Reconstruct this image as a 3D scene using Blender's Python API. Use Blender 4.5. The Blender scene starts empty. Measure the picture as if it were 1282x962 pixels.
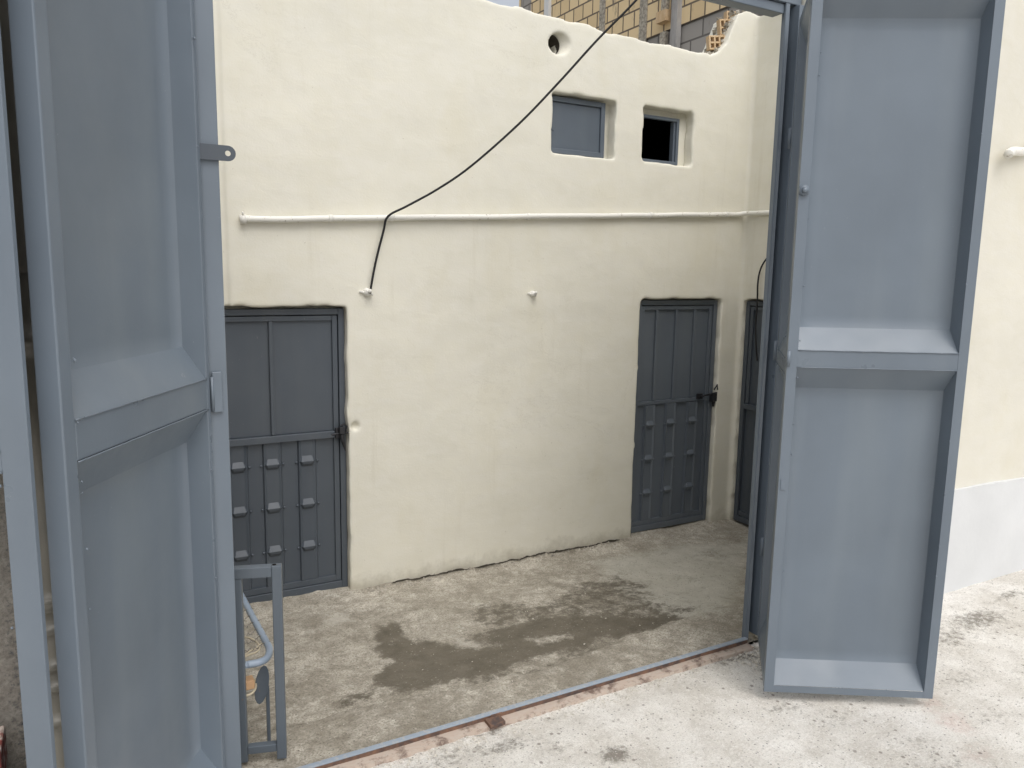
import bpy, bmesh, math, random
from mathutils import Vector, Matrix, noise
random.seed(7)
S = bpy.context.scene
COL = S.collection
R_ = math.radians
# ------------------------------------------------------------------ camera
FPX, CX, CY = 963.0, 641.0, 481.0
_p, _r, _a = R_(8.45), R_(1.0), R_(61)
UP = Vector((0, 0, 1))
_fh = Vector((math.cos(_a), math.sin(_a), 0)); _r0 = Vector((math.sin(_a), -math.cos(_a), 0))
FW = _fh*math.cos(_p) - UP*math.sin(_p)
_u0 = UP*math.cos(_p) + _fh*math.sin(_p)
RT = _r0*math.cos(_r) + _u0*math.sin(_r)
UU = -_r0*math.sin(_r) + _u0*math.cos(_r)
CAM = Vector((-2.802, -2.5847, 1.8))
cam = bpy.data.cameras.new('camera'); camo = bpy.data.objects.new('camera', cam); COL.objects.link(camo)
cam.sensor_width = 36; cam.lens = FPX/1282*36; cam.clip_start = .05; cam.clip_end = 2000
camo.matrix_world = Matrix.Translation(CAM) @ Matrix((RT, UU, -FW)).transposed().to_4x4()
S.camera = camo
# ------------------------------------------------------------------ world, sun, exposure
w = bpy.data.worlds.new('World'); S.world = w; w.use_nodes = True
nt = w.node_tree; bg = nt.nodes['Background']
sky = nt.nodes.new('ShaderNodeTexSky'); sky.sky_type = 'NISHITA'; sky.sun_disc = False
SUN_EL, SUN_AZ = R_(58), R_(184)          # azimuth measured from +Y clockwise
sky.sun_elevation = SUN_EL; sky.sun_rotation = SUN_AZ
sky.air_density = 1.0; sky.dust_density = 4.0; sky.ozone_density = 1.0
hs = nt.nodes.new('ShaderNodeHueSaturation'); hs.inputs['Saturation'].default_value = 0.30
nt.links.new(sky.outputs[0], hs.inputs['Color']); nt.links.new(hs.outputs[0], bg.inputs[0])
bg.inputs[1].default_value = 0.15
sl = bpy.data.lights.new('sun', 'SUN'); so = bpy.data.objects.new('sun', sl); COL.objects.link(so)
sl.energy = 0.85; sl.angle = R_(60); sl.color = (1, .975, .94)
sd = Vector((math.sin(SUN_AZ)*math.cos(SUN_EL), math.cos(SUN_AZ)*math.cos(SUN_EL), math.sin(SUN_EL)))
so.rotation_euler = sd.to_track_quat('Z', 'Y').to_euler()
S.view_settings.view_transform = 'Standard'; S.view_settings.look = 'None'
S.view_settings.gamma = 1; S.view_settings.use_curve_mapping = False
S.view_settings.exposure = 0.27
S.render.engine = 'CYCLES'

def hit(x, y, ax, v):
    d = FW + RT*((x-CX)/FPX) - UU*((y-CY)/FPX)
    return CAM + d*((v-CAM[ax])/d[ax])
WY = 1.696                                  # face of the courtyard wall
FZ = -0.12                                  # courtyard floor at that wall
# ------------------------------------------------------------------ materials
def lin(c): return tuple((v/12.92 if v <= .04045 else ((v+.055)/1.055)**2.4) for v in [q/255 for q in c])
class N:
    def __init__(s, name, rough=.6, metal=0, spec=None):
        s.m = bpy.data.materials.new(name); s.m.use_nodes = True; s.t = s.m.node_tree
        s.b = s.t.nodes['Principled BSDF']; s.b.inputs['Roughness'].default_value = rough
        s.b.inputs['Metallic'].default_value = metal
        if spec is not None: s.b.inputs['Specular IOR Level'].default_value = spec
        s.co = s.t.nodes.new('ShaderNodeTexCoord'); s.h = None
    def l(s, a, b): s.t.links.new(a, b)
    def noise(s, scale, detail=4, rough=.55, stretch=None, dist=0):
        n = s.t.nodes.new('ShaderNodeTexNoise'); n.inputs['Scale'].default_value = scale
        n.inputs['Detail'].default_value = detail; n.inputs['Roughness'].default_value = rough
        n.inputs['Distortion'].default_value = dist
        if stretch:
            mp = s.t.nodes.new('ShaderNodeMapping'); mp.inputs['Scale'].default_value = stretch
            s.l(s.co.outputs['Object'], mp.inputs[0]); s.l(mp.outputs[0], n.inputs['Vector'])
        else: s.l(s.co.outputs['Object'], n.inputs['Vector'])
        return n.outputs['Fac']
    def ramp(s, f, a, b, lo=0., hi=1.):
        r = s.t.nodes.new('ShaderNodeMapRange'); r.inputs[1].default_value = a; r.inputs[2].default_value = b
        r.inputs[3].default_value = lo; r.inputs[4].default_value = hi; s.l(f, r.inputs[0]); return r.outputs[0]
    def specks(s, scale, lo, hi, amt):
        v = s.t.nodes.new('ShaderNodeTexVoronoi'); v.inputs['Scale'].default_value = scale; s.l(s.co.outputs['Object'], v.inputs['Vector'])
        c = s.t.nodes.new('ShaderNodeSeparateColor'); s.l(v.outputs['Color'], c.inputs[0])
        near = s.ramp(v.outputs['Distance'], .38, .22)
        return s.math('MULTIPLY', s.math('MULTIPLY', near, s.ramp(c.outputs[0], lo, hi)), amt), v.outputs['Distance']
    def math(s, op, a, b):
        n = s.t.nodes.new('ShaderNodeMath'); n.operation = op
        for i, v in enumerate((a, b)):
            if isinstance(v, (int, float)): n.inputs[i].default_value = v
            else: s.l(v, n.inputs[i])
        return n.outputs[0]
    def mix(s, f, a, b, mode='MIX'):
        n = s.t.nodes.new('ShaderNodeMix'); n.data_type = 'RGBA'; n.blend_type = mode
        for i, v in ((0, f), (6, a), (7, b)):
            if isinstance(v, (int, float)): n.inputs[i].default_value = v
            elif isinstance(v, tuple): n.inputs[i].default_value = (*v, 1)
            else: s.l(v, n.inputs[i])
        return n.outputs[2]
    def color(s, c):
        if isinstance(c, tuple): s.b.inputs['Base Color'].default_value = (*c, 1)
        else: s.l(c, s.b.inputs['Base Color'])
    def bump(s, h, strength=.3, dist=.01):
        n = s.t.nodes.new('ShaderNodeBump'); n.inputs['Strength'].default_value = strength; n.inputs['Distance'].default_value = dist
        s.l(h, n.inputs['Height'])
        if s.h is not None: s.l(s.h, n.inputs['Normal'])
        s.h = n.outputs[0]; s.l(s.h, s.b.inputs['Normal'])
    def attr(s, name):
        n = s.t.nodes.new('ShaderNodeAttribute'); n.attribute_name = name; return n.outputs['Fac']
    def sep(s):
        n = s.t.nodes.new('ShaderNodeSeparateXYZ'); s.l(s.co.outputs['Object'], n.inputs[0]); return n.outputs

def paint(name, c, rough=.38, wave=.25, chips=False):
    k = N(name, rough)
    big = k.ramp(k.noise(2.2, 3), .3, .7)
    col = k.mix(big, tuple(v*.92 for v in c), tuple(v*1.08 for v in c))
    dust = k.ramp(k.noise(6, 3, .5, (1, 1, .12)), .45, .85, 0, .30)
    col = k.mix(dust, col, (c[0]*1.45+.02, c[1]*1.38+.02, c[2]*1.25+.015))
    if chips:
        ch = k.ramp(k.noise(34, 5, .7), .69, .72)
        col = k.mix(ch, col, (.20, .13, .08))
    scr = k.math('MULTIPLY', k.ramp(k.noise(38, 6, .8, (1, 1, .35)), .66, .70), k.ramp(k.noise(1.8, 2), .50, .62, 0, .5))
    col = k.mix(scr, col, (.40, .40, .38))
    spots = k.ramp(k.noise(140, 2), .76, .80, 0, .35)
    col = k.mix(spots, col, (.55, .55, .52))
    k.color(col)
    k.l(k.ramp(k.noise(5, 4), .3, .7, rough-.08, rough+.12), k.b.inputs['Roughness'])
    k.bump(k.noise(1.6, 2, .4), wave, .03)
    k.bump(k.noise(60, 3), .06, .004)
    return k.m
M = {}
GATE = (.138, .168, .203)
M['gate'] = paint('gate_paint', GATE, .34, .10)
M['gate_sheet'] = paint('gate_sheet_paint', (.140, .171, .206), .40, .30)
M['door'] = paint('door_paint', (.066, .079, .096), .42, .14)
M['door_far'] = paint('far_door_paint', (.103, .120, .141), .42, .14)
M['shutter'] = paint('shutter_paint', (.10, .122, .150), .45, .1)
M['bed'] = paint('bed_paint', (.095, .115, .138), .4, .1, True)
M['bed_light'] = paint('bed_rail_paint', (.27, .33, .41), .4, .1)
for q_ in ('gate', 'gate_sheet'):
    b_ = M[q_].node_tree.nodes['Principled BSDF']; b_.inputs['Coat Weight'].default_value = .12; b_.inputs['Coat Roughness'].default_value = .25; b_.inputs['Coat IOR'].default_value = 1.5
def plaster(name, c, dirt=True):
    k = N(name, .88, spec=.25)
    big = k.ramp(k.noise(1.1, 5, .6), .3, .7)
    col = k.mix(big, tuple(v*.93 for v in c), tuple(min(.9, v*1.05) for v in c))
    trowel = k.ramp(k.noise(5, 5, .6, (1, 1, 2.2), 1.2), .4, .68, 0, .35)
    col = k.mix(trowel, col, (c[0]*1.04, c[1]*1.05, c[2]*1.12))
    ys = k.ramp(k.noise(3.1, 4, .6, (1, 1, .5)), .52, .72, 0, .30)
    col = k.mix(ys, col, (c[0]*.90, c[1]*.87, c[2]*.77))
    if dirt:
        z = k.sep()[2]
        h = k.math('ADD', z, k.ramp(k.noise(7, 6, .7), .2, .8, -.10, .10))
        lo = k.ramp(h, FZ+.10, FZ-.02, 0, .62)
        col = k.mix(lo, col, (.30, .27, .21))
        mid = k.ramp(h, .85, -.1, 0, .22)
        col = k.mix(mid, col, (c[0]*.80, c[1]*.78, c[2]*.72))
        xx = k.sep()[0]
        cr = k.math('ABSOLUTE', k.math('SUBTRACT', k.noise(1.7, 9, .72, (1, 1, 1.4), .3), .5), 0)
        cm = k.math('MULTIPLY', k.ramp(cr, .0035, .0008), k.ramp(k.noise(.9, 2), .53, .62, 0, .3))
        col = k.mix(cm, col, (.40, .36, .28))
        dr = k.math('MULTIPLY', k.ramp(k.noise(16, 5, .7, (1, 1, .05)), .56, .70), k.ramp(k.noise(1.4, 3), .45, .65, 0, .22))
        col = k.mix(dr, col, (c[0]*.70, c[1]*.66, c[2]*.58))
        st = k.ramp(k.noise(60, 2), .74, .77, 0, .35)
        col = k.mix(st, col, (.35, .30, .22))
    k.color(col)
    k.bump(k.noise(6, 5, .6, (1, 1, 2), .5), .11, .02)
    k.bump(k.noise(95, 4, .6), .20, .004)
    return k.m
k = N('near_black', 1, spec=0); k.color(k.mix(k.noise(20, 4), (.03, .027, .022), (.09, .08, .065))); M['near_black'] = k.m  # mottled near-black for the hole liner and the crack ribbon
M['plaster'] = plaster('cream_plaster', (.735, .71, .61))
M['plaster_out'] = plaster('street_plaster', (.66, .635, .55), False)
k = N('dado_paint', .7); k.color(k.mix(k.ramp(k.noise(3, 5), .3, .7), (.60, .61, .615), (.66, .67, .675))); k.bump(k.noise(40, 4), .15, .005); M['dado'] = k.m
k = N('pipe_paint', .5)
k.color(k.mix(k.ramp(k.noise(40, 4, .7), .62, .68), (.76, .745, .69), (.36, .31, .24))); M['pipe'] = k.m
k = N('cable_black', .65); k.color((.006, .006, .007)); M['cable'] = k.m
k = N('rusty_iron', .75); k.color(k.mix(k.ramp(k.noise(30, 5), .35, .65), (.07, .05, .045), (.20, .11, .07))); k.bump(k.noise(120, 3), .3, .003); M['rust'] = k.m
k = N('primer_pink', .65); c0 = k.mix(k.ramp(k.noise(26, 6, .7, (1, 3, 1)), .42, .66), (.45, .36, .295), (.47, .41, .35)); k.color(k.mix(k.ramp(k.noise(12, 6, .75), .50, .62), c0, (.17, .12, .095))); k.bump(k.noise(80, 4), .3, .003); M['primer'] = k.m
k = N('sill_blue', .5); k.color(k.mix(k.ramp(k.noise(45, 6, .75), .50, .66), (.27, .32, .38), (.40, .39, .37))); k.bump(k.noise(120, 3), .2, .002); M['sill'] = k.m
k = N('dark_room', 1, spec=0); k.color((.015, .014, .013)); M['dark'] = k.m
k = N('galvanised_wire', .4, .8); k.color((.30, .28, .25)); M['wire'] = k.m
k = N('rope_fibre', .9); k.color(k.mix(k.noise(90, 2), (.45, .38, .26), (.62, .55, .42))); M['rope'] = k.m
k = N('raw_wood', .7); k.color(k.mix(k.noise(9, 4, .6, (1, 8, 8)), (.50, .28, .14), (.66, .44, .26))); M['wood'] = k.m
k = N('lock_metal', .45, .6); k.color((.045, .045, .05)); M['lock'] = k.m
k = N('cement', .9); k.color(k.mix(k.ramp(k.noise(18, 6, .7), .35, .65), (.20, .19, .165), (.34, .32, .28))); k.bump(k.noise(45, 5, .7), .6, .012); M['cement'] = k.m
k = N('sheet_brown', .35)
k.color(k.mix(k.ramp(k.noise(7, 4, .6, (1, 1, .3)), .3, .7), (.12, .112, .092), (.24, .225, .185))); k.bump(k.noise(20, 2), .2, .01); M['brown'] = k.m
k = N('red_brick', .9); k.color(k.mix(k.ramp(k.noise(25, 4), .45, .6), (.26, .07, .055), (.55, .48, .42))); M['red'] = k.m
k = N('clay_block', .9); k.color(k.mix(k.ramp(k.noise(14, 4), .3, .7), (.52, .36, .20), (.62, .47, .30))); k.bump(k.noise(60, 3), .3, .004); M['clay'] = k.m
k = N('rubble_mortar', .95); k.color(k.mix(k.ramp(k.noise(30, 5), .35, .65), (.22, .20, .17), (.5, .46, .38))); k.bump(k.noise(50, 5), .8, .01); M['mortar'] = k.m
# rough wall left of the gate: paint overspray fading out to bare cement
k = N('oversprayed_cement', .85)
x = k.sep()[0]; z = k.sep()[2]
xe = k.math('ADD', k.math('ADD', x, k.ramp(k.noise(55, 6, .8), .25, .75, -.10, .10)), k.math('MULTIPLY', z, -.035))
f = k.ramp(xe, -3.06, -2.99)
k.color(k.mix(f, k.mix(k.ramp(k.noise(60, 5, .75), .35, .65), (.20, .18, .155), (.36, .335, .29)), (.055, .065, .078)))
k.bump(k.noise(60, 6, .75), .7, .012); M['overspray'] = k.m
# neighbour's block wall
def blockmat(name, c1, c2, mo, bw, bh):
    k = N(name, .9)
    s3 = k.sep(); cb = k.t.nodes.new('ShaderNodeCombineXYZ'); k.l(s3[1], cb.inputs[0]); k.l(s3[2], cb.inputs[1])
    b = k.t.nodes.new('ShaderNodeTexBrick'); k.l(cb.outputs[0], b.inputs['Vector'])
    b.inputs['Scale'].default_value = 1; b.inputs['Brick Width'].default_value = bw; b.inputs['Row Height'].default_value = bh
    b.inputs['Mortar Size'].default_value = .012; b.inputs['Mortar Smooth'].default_value = .2
    b.inputs['Color1'].default_value = (*c1, 1); b.inputs['Color2'].default_value = (*c2, 1); b.inputs['Mortar'].default_value = (*mo, 1)
    col = k.mix(k.ramp(k.noise(5, 6, .7, (1, 1, .35)), .58, .68, 0, .75), b.outputs[0], (.20, .17, .14))
    k.color(col); k.bump(k.math('MULTIPLY', b.outputs['Fac'], -1), .8, .02); k.bump(k.noise(30, 4), .3, .006)
    return k.m
M['tan'] = blockmat('tan_block_wall', (.78, .62, .38), (.66, .51, .30), (.16, .13, .10), .24, .205)
M['greyblock'] = blockmat('grey_block_wall', (.36, .34, .315), (.30, .285, .265), (.15, .14, .13), .40, .205)
k = N('raw_concrete', .85); k.color(k.mix(k.ramp(k.noise(6, 5, .7, (1, 1, .3)), .35, .65), (.26, .25, .24), (.40, .39, .38))); k.bump(k.noise(20, 4), .3, .01); M['concrete'] = k.m
# courtyard floor
k = N('courtyard_concrete', .85, spec=.35)
base = k.mix(k.ramp(k.noise(3.3, 8, .72), .34, .66), (.36, .33, .27), (.68, .635, .55))
base = k.mix(k.ramp(k.noise(15, 7, .8), .40, .60, 0, .60), base, (.25, .222, .172))
base = k.mix(k.ramp(k.noise(7, 8, .78), .57, .68, 0, .75), base, (.70, .67, .59))
base = k.mix(k.ramp(k.noise(110, 4, .8), .46, .66, 0, .75), base, (.13, .115, .09))
sm = k.attr('smooth'); base = k.mix(sm, base, k.mix(k.ramp(k.noise(4, 6, .6), .3, .7), (.44, .42, .36), (.52, .50, .44)))
da = k.math('ADD', k.attr('damp_crack'), k.ramp(k.noise(9, 9, .84), .25, .75, -.75, .75))
base = k.mix(k.ramp(da, .42, .85, 0, .55), base, (.17, .148, .112))
we = k.math('ADD', k.attr('wet'), k.ramp(k.noise(13, 9, .84), .25, .75, -.62, .62))
wf = k.ramp(we, .40, .74)
wetc = k.mix(k.ramp(k.noise(10, 7, .7), .3, .7), (.085, .073, .052), (.15, .130, .098))
base = k.mix(k.math('MULTIPLY', wf, .93), base, wetc)
li = k.math('ADD', k.attr('pale'), k.ramp(k.noise(28, 6, .8), .25, .75, -.5, .5))
base = k.mix(k.ramp(li, .45, .95, 0, .7), base, (.50, .47, .41))
f1, d1 = k.specks(95, .80, .86, .7); base = k.mix(f1, base, (.10, .09, .07))
f2, d2 = k.specks(80, .90, .95, .4); base = k.mix(f2, base, (.55, .51, .44))
k.color(base)
k.l(k.math('SUBTRACT', .88, k.math('MULTIPLY', wf, .30)), k.b.inputs['Roughness'])
k.bump(k.noise(9, 8, .7), .28, .02); k.bump(k.noise(130, 5, .75), .8, .005); k.bump(d1, .4, .004); M['floor'] = k.m
# street concrete
k = N('street_concrete', .9, spec=.25)
base = k.mix(k.ramp(k.noise(2.3, 8, .7), .40, .60), (.66, .625, .565), (.84, .815, .765))
base = k.mix(k.ramp(k.noise(7, 9, .82), .50, .64, 0, .42), base, (.42, .38, .325))
base = k.mix(k.ramp(k.noise(6, 8, .75), .60, .70, 0, .7), base, (.80, .785, .75))
base = k.mix(k.ramp(k.noise(150, 5, .85), .49, .64, 0, .62), base, (.33, .305, .265))
base = k.mix(k.ramp(k.noise(45, 6, .8), .54, .66, 0, .55), base, (.86, .84, .80))
dk = k.math('ADD', k.attr('dark'), k.ramp(k.noise(26, 7, .82), .25, .75, -.7, .7))
base = k.mix(k.ramp(dk, .32, .80, 0, .80), base, (.17, .15, .12))
pk = k.math('ADD', k.attr('pink'), k.ramp(k.noise(18, 7, .8), .25, .75, -.5, .5))
base = k.mix(k.ramp(pk, .35, 1.1, 0, .50), base, (.46, .29, .24))
f1, d1 = k.specks(85, .84, .90, .75); base = k.mix(f1, base, (.16, .145, .125))
f2, d2 = k.specks(110, .70, .80, .6); base = k.mix(f2, base, (.88, .86, .82))
f3, d3 = k.specks(38, .93, .96, .8); base = k.mix(f3, base, (.24, .21, .18))
k.color(base)
k.bump(k.noise(14, 8, .75), .35, .015); k.bump(k.noise(150, 5, .8), .9, .006); k.bump(d2, .4, .004); M['street'] = k.m
k = N('earth', .95); k.color(k.mix(k.noise(.6, 6), (.30, .27, .22), (.42, .39, .33))); M['earth'] = k.m
k = N('stone_chip', .9); k.color(k.mix(k.noise(12, 3), (.42, .38, .32), (.68, .65, .58))); M['chip'] = k.m

# ------------------------------------------------------------------ mesh helpers
def tag(o, label=None, cat=None, group=None, kind=None):
    if label: o['label'] = label
    if cat: o['category'] = cat
    if group: o['group'] = group
    if kind: o['kind'] = kind
    return o
def empty(name, loc=(0, 0, 0), rz=0):
    o = bpy.data.objects.new(name, None); COL.objects.link(o); o.location = loc; o.rotation_euler = (0, 0, rz)
    o.empty_display_size = .1; return o
def link(name, me, mat, parent=None, smooth=False, bevel=0):
    o = bpy.data.objects.new(name, me); COL.objects.link(o)
    if mat is not None: me.materials.append(M[mat] if isinstance(mat, str) else mat)
    if smooth:
        for p in me.polygons: p.use_smooth = True
    if bevel:
        b = o.modifiers.new('bevel', 'BEVEL'); b.width = bevel; b.segments = 2; b.limit_method = 'ANGLE'; b.angle_limit = R_(35)
    if parent is not None: o.parent = parent
    return o
class MB:
    def __init__(s): s.bm = bmesh.new()
    def box(s, x0, x1, y0, y1, z0, z1):
        v = [s.bm.verts.new((x, y, z)) for x in (x0, x1) for y in (y0, y1) for z in (z0, z1)]
        for f in ((0, 1, 3, 2), (4, 6, 7, 5), (0, 4, 5, 1), (2, 3, 7, 6), (0, 2, 6, 4), (1, 5, 7, 3)): s.bm.faces.new([v[i] for i in f])
        return s
    def prism(s, pts, ax, a, b):
        """extrude 2D polygon along axis ax ('x','y','z')"""
        def P(u, v, t): return {'x': (t, u, v), 'y': (u, t, v), 'z': (u, v, t)}[ax]
        A = [s.bm.verts.new(P(u, v, a)) for u, v in pts]; B = [s.bm.verts.new(P(u, v, b)) for u, v in pts]
        n = len(pts); s.bm.faces.new(A); s.bm.faces.new(B[::-1])
        for i in range(n): s.bm.faces.new((A[i], A[(i+1) % n], B[(i+1) % n], B[i]))
        return s
    def quad(s, *p): s.bm.faces.new([s.bm.verts.new(q) for q in p]); return s
    def poly(s, verts, faces):
        v = [s.bm.verts.new(q) for q in verts]
        for f in faces: s.bm.faces.new([v[i] for i in f])
        return s
    def tube(s, pts, r, seg=10, cap=True):
        pts = [Vector(p) for p in pts]; rings = []; prev = None
        for i, p in enumerate(pts):
            t = (pts[min(i+1, len(pts)-1)] - pts[max(i-1, 0)]).normalized()
            if prev is None: n = t.orthogonal().normalized()
            else: n = (prev - t*prev.dot(t)).normalized()
            prev = n; b = t.cross(n); rr = r[i] if isinstance(r, (list, tuple)) else r
            rings.append([s.bm.verts.new(p + (n*math.cos(2*math.pi*k/seg) + b*math.sin(2*math.pi*k/seg))*rr) for k in range(seg)])
        for a, b in zip(rings, rings[1:]):
            for k in range(seg): s.bm.faces.new((a[k], a[(k+1) % seg], b[(k+1) % seg], b[k]))
        if cap: s.bm.faces.new(rings[0][::-1]); s.bm.faces.new(rings[-1])
        return s
    def mesh(s, name):
        bmesh.ops.recalc_face_normals(s.bm, faces=s.bm.faces)
        me = bpy.data.meshes.new(name); s.bm.to_mesh(me); s.bm.free(); return me
    def build(s, name, mat, parent=None, smooth=False, bevel=0): return link(name, s.mesh(name), mat, parent, smooth, bevel)
def spline(pts, n=8):
    pts = [Vector(p) for p in pts]; out = []
    for i in range(len(pts)-1):
        p0 = pts[max(i-1, 0)]; p1 = pts[i]; p2 = pts[i+1]; p3 = pts[min(i+2, len(pts)-1)]
        for k in range(n):
            t = k/n
            out.append(.5*((2*p1)+(p2-p0)*t+(2*p0-5*p1+4*p2-p3)*t*t+(-p0+3*p1-3*p2+p3)*t**3))
    out.append(pts[-1]); return out
def wob(p, s, a, seed=0): return a*noise.noise(Vector((p[0]*s+seed, p[1]*s+seed*1.7, (p[2] if len(p) > 2 else 0)*s)))
def round_rect(x0, x1, z0, z1, r=.03, jag=.006, seed=0, n=6):
    pts = []
    for cx, cz, a0 in ((x1-r, z1-r, 0), (x0+r, z1-r, 90), (x0+r, z0+r, 180), (x1-r, z0+r, 270)):
        for i in range(n+1):
            a = R_(a0+90*i/n); pts.append((cx+r*math.cos(a), cz+r*math.sin(a)))
    out = []
    for i, p in enumerate(pts):                      # subdivide long edges and wobble
        q = pts[(i+1) % len(pts)]; L = math.hypot(q[0]-p[0], q[1]-p[1]); m = max(1, int(L/.05))
        for j in range(m):
            u = p[0]+(q[0]-p[0])*j/m; v = p[1]+(q[1]-p[1])*j/m
            out.append((u+wob((u, v), 9, jag, seed)+wob((u, v), 30, jag*.5, seed), v+wob((v, u), 9, jag, seed+5)+wob((v, u), 30, jag*.5, seed+8)))
    return out
def sculpt_wall(name, add, cuts, mat, parent, voxel=.0105, disp=.008):
    """solid plaster wall: union of prisms minus cutters, remeshed so that every arris is soft"""
    me = add.mesh(name+'_base'); o = bpy.data.objects.new('tmp', me); COL.objects.link(o)
    rm0 = o.modifiers.new('u', 'REMESH'); rm0.mode = 'VOXEL'; rm0.voxel_size = voxel
    tmp = []
    for c in cuts:
        cm = c.mesh('cut'); co = bpy.data.objects.new('cut', cm); COL.objects.link(co); tmp.append(co)
        b = o.modifiers.new('b', 'BOOLEAN'); b.operation = 'DIFFERENCE'; b.solver = 'FAST'; b.object = co
    rm = o.modifiers.new('r', 'REMESH'); rm.mode = 'VOXEL'; rm.voxel_size = voxel
    sm = o.modifiers.new('s', 'SMOOTH'); sm.iterations = 1; sm.factor = .5
    dg = bpy.context.evaluated_depsgraph_get(); dg.update()
    nm = bpy.data.meshes.new_from_object(o.evaluated_get(dg)); nm.name = name
    for t in tmp+[o]: bpy.data.objects.remove(t, do_unlink=True)
    nm.materials.clear()
    n = len(nm.vertices); import array
    co = array.array('f', [0])*(n*3); nm.vertices.foreach_get('co', co)
    no = [v.normal.copy() for v in nm.vertices]
    for i in range(n):
        p = (co[3*i], co[3*i+1], co[3*i+2])
        h = wob(p, 1.3, disp, 3)+wob((p[0], p[1], p[2]*1.6), 4.5, disp*.24, 9)+wob(p, 14, disp*.12, 1)
        for j in range(3): co[3*i+j] += no[i][j]*h
    nm.vertices.foreach_set('co', co); nm.update()
    return link(name, nm, mat, parent, smooth=True)
def inpoly(x, y, P):
    c = False; j = len(P)-1; d = 1e9
    for i in range(len(P)):
        x0, y0 = P[i]; x1, y1 = P[j]
        if (y0 > y) != (y1 > y) and x < (x1-x0)*(y-y0)/(y1-y0)+x0: c = not c
        dx, dy = x1-x0, y1-y0; t = max(0, min(1, ((x-x0)*dx+(y-y0)*dy)/(dx*dx+dy*dy+1e-12)))
        d = min(d, math.hypot(x-x0-t*dx, y-y0-t*dy)); j = i
    return d if c else -d
def grid(name, xs, ys, zf, attrs, mat):
    vs = []; A = {k: [] for k in attrs}
    for y in ys:
        for x in xs:
            vs.append((x, y, zf(x, y)))
            for kx, fn in attrs.items(): A[kx].append(fn(x, y))
    nx = len(xs); fs = [(j*nx+i, j*nx+i+1, (j+1)*nx+i+1, (j+1)*nx+i) for j in range(len(ys)-1) for i in range(nx-1)]
    me = bpy.data.meshes.new(name); me.from_pydata(vs, [], fs)
    for kx, v in A.items(): me.attributes.new(kx, 'FLOAT', 'POINT').data.foreach_set('value', v)
    return link(name, me, mat, None, True)
def frange(a, b, s): n = max(1, round((b-a)/s)); return [a+(b-a)*i/n for i in range(n+1)]

# ------------------------------------------------------------------ ground
o = MB().quad((-400, -400, -.30), (400, -400, -.30), (400, 400, -.30), (-400, 400, -.30)).build('ground', 'earth'); tag(o, kind='structure')
def zpx(pts, ox, oy, s, z):      # enlarged-crop pixels of the photograph -> points on the ground
    r = []
    for a, b in pts:
        h = hit(ox+a/s, oy+b/s, 2, z); r.append((h.x, h.y))
    return r
wetP = zpx([(30,660),(60,590),(150,545),(200,480),(165,425),(180,350),(240,330),(290,385),(380,400),(430,380),(500,370),(475,300),(500,272),(600,265),(700,285),(760,260),(830,200),(960,185),(1060,215),(1085,280),(1150,305),(1240,318),(1100,365),(950,402),(850,442),(660,494),(540,542),(400,562),(300,590),(120,655)], 400, 640, 2.564, -.07)
wetD = zpx([(180,360),(240,335),(390,420),(620,350),(900,340),(1130,345),(850,442),(660,494),(540,542),(400,562),(300,585),(190,590)], 400, 640, 2.564, -.07)
pales = [zpx(q, 400, 640, 2.564, -.07) for q in ([(390,380),(440,375),(520,410),(600,425),(560,440),(430,440)], [(520,375),(560,385),(520,410)], [(555,365),(650,340),(650,360),(590,372)], [(160,590),(255,560),(250,575),(180,600)],
        [(280,345),(300,360),(320,420),(290,400)], [(180,410),(240,400),(230,418)], [(660,405),(810,390),(810,410),(700,440)], [(0,300),(90,280),(140,330),(20,350)], [(180,460),(250,470),(170,520)], [(60,550),(150,545),(120,580),(60,585)])]
smoothP = zpx([(0,0),(90,0),(100,-60),(60,110),(-20,110),(-80,60),(-100,20)], 850, 680, 1, -.11)
APX = [(-7, .33), (-2.06, .326), (-1.927, .323), (-1.662, .285), (-1.371, .255), (-1.058, .225), (-.753, .276), (-.424, .324), (-.065, .37), (.29, .37), (1.6, .40)]
def apron(x):
    for (a, b), (c, d) in zip(APX, APX[1:]):
        if a <= x <= c: return b+(d-b)*(x-a)/(c-a)+wob((x, 0), 7, .03)+wob((x, 3), 25, .014)
    return .3
def zfloor(x, y):
    e = y-apron(x)
    st = 1/(1+math.exp(-max(-30, min(30, (e-.01)/.008)))) if x < .25 else max(0, min(1, (e+.05)/.2))
    z = -.004-.012*max(0, min(1, y/.3)) - .034*st
    z += (FZ+.042)*max(0, min(1, (y-.30)/1.1))
    z += wob((x, y), 2.5, .012, 4)+wob((x, y), 11, .006, 2)+wob((x, y), 34, .0028, 6)
    edge = y-(WY-.10)
    if edge > 0: z += .014*edge/.10+max(0, wob((x, y), 16, .010, 5))
    return z
def sd(P, soft): return lambda x, y: max(0, min(1, .5+inpoly(x, y, P)/soft))
def wetf(x, y):
    if apron(x)-.005 > y: return 0
    v = max(0, min(1, .5+inpoly(x, y, wetP)/.14)); v2 = max(0, min(1, .5+inpoly(x, y, wetD)/.08))
    v = v*.62+v2*.42
    for p in pales: v -= .55*max(0, min(1, .5+inpoly(x, y, p)/.09))
    if -1.75 < x < .12:
        e = y-apron(x); v += .55*max(0, 1-abs(e-.05)/.09)*min(1, (x+1.75)/.3, (.12-x)/.2)
    return max(0, v)
def palef(x, y): return .85*max(max(0, min(1, .35+inpoly(x, y, p)/.10)) for p in pales)
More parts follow.
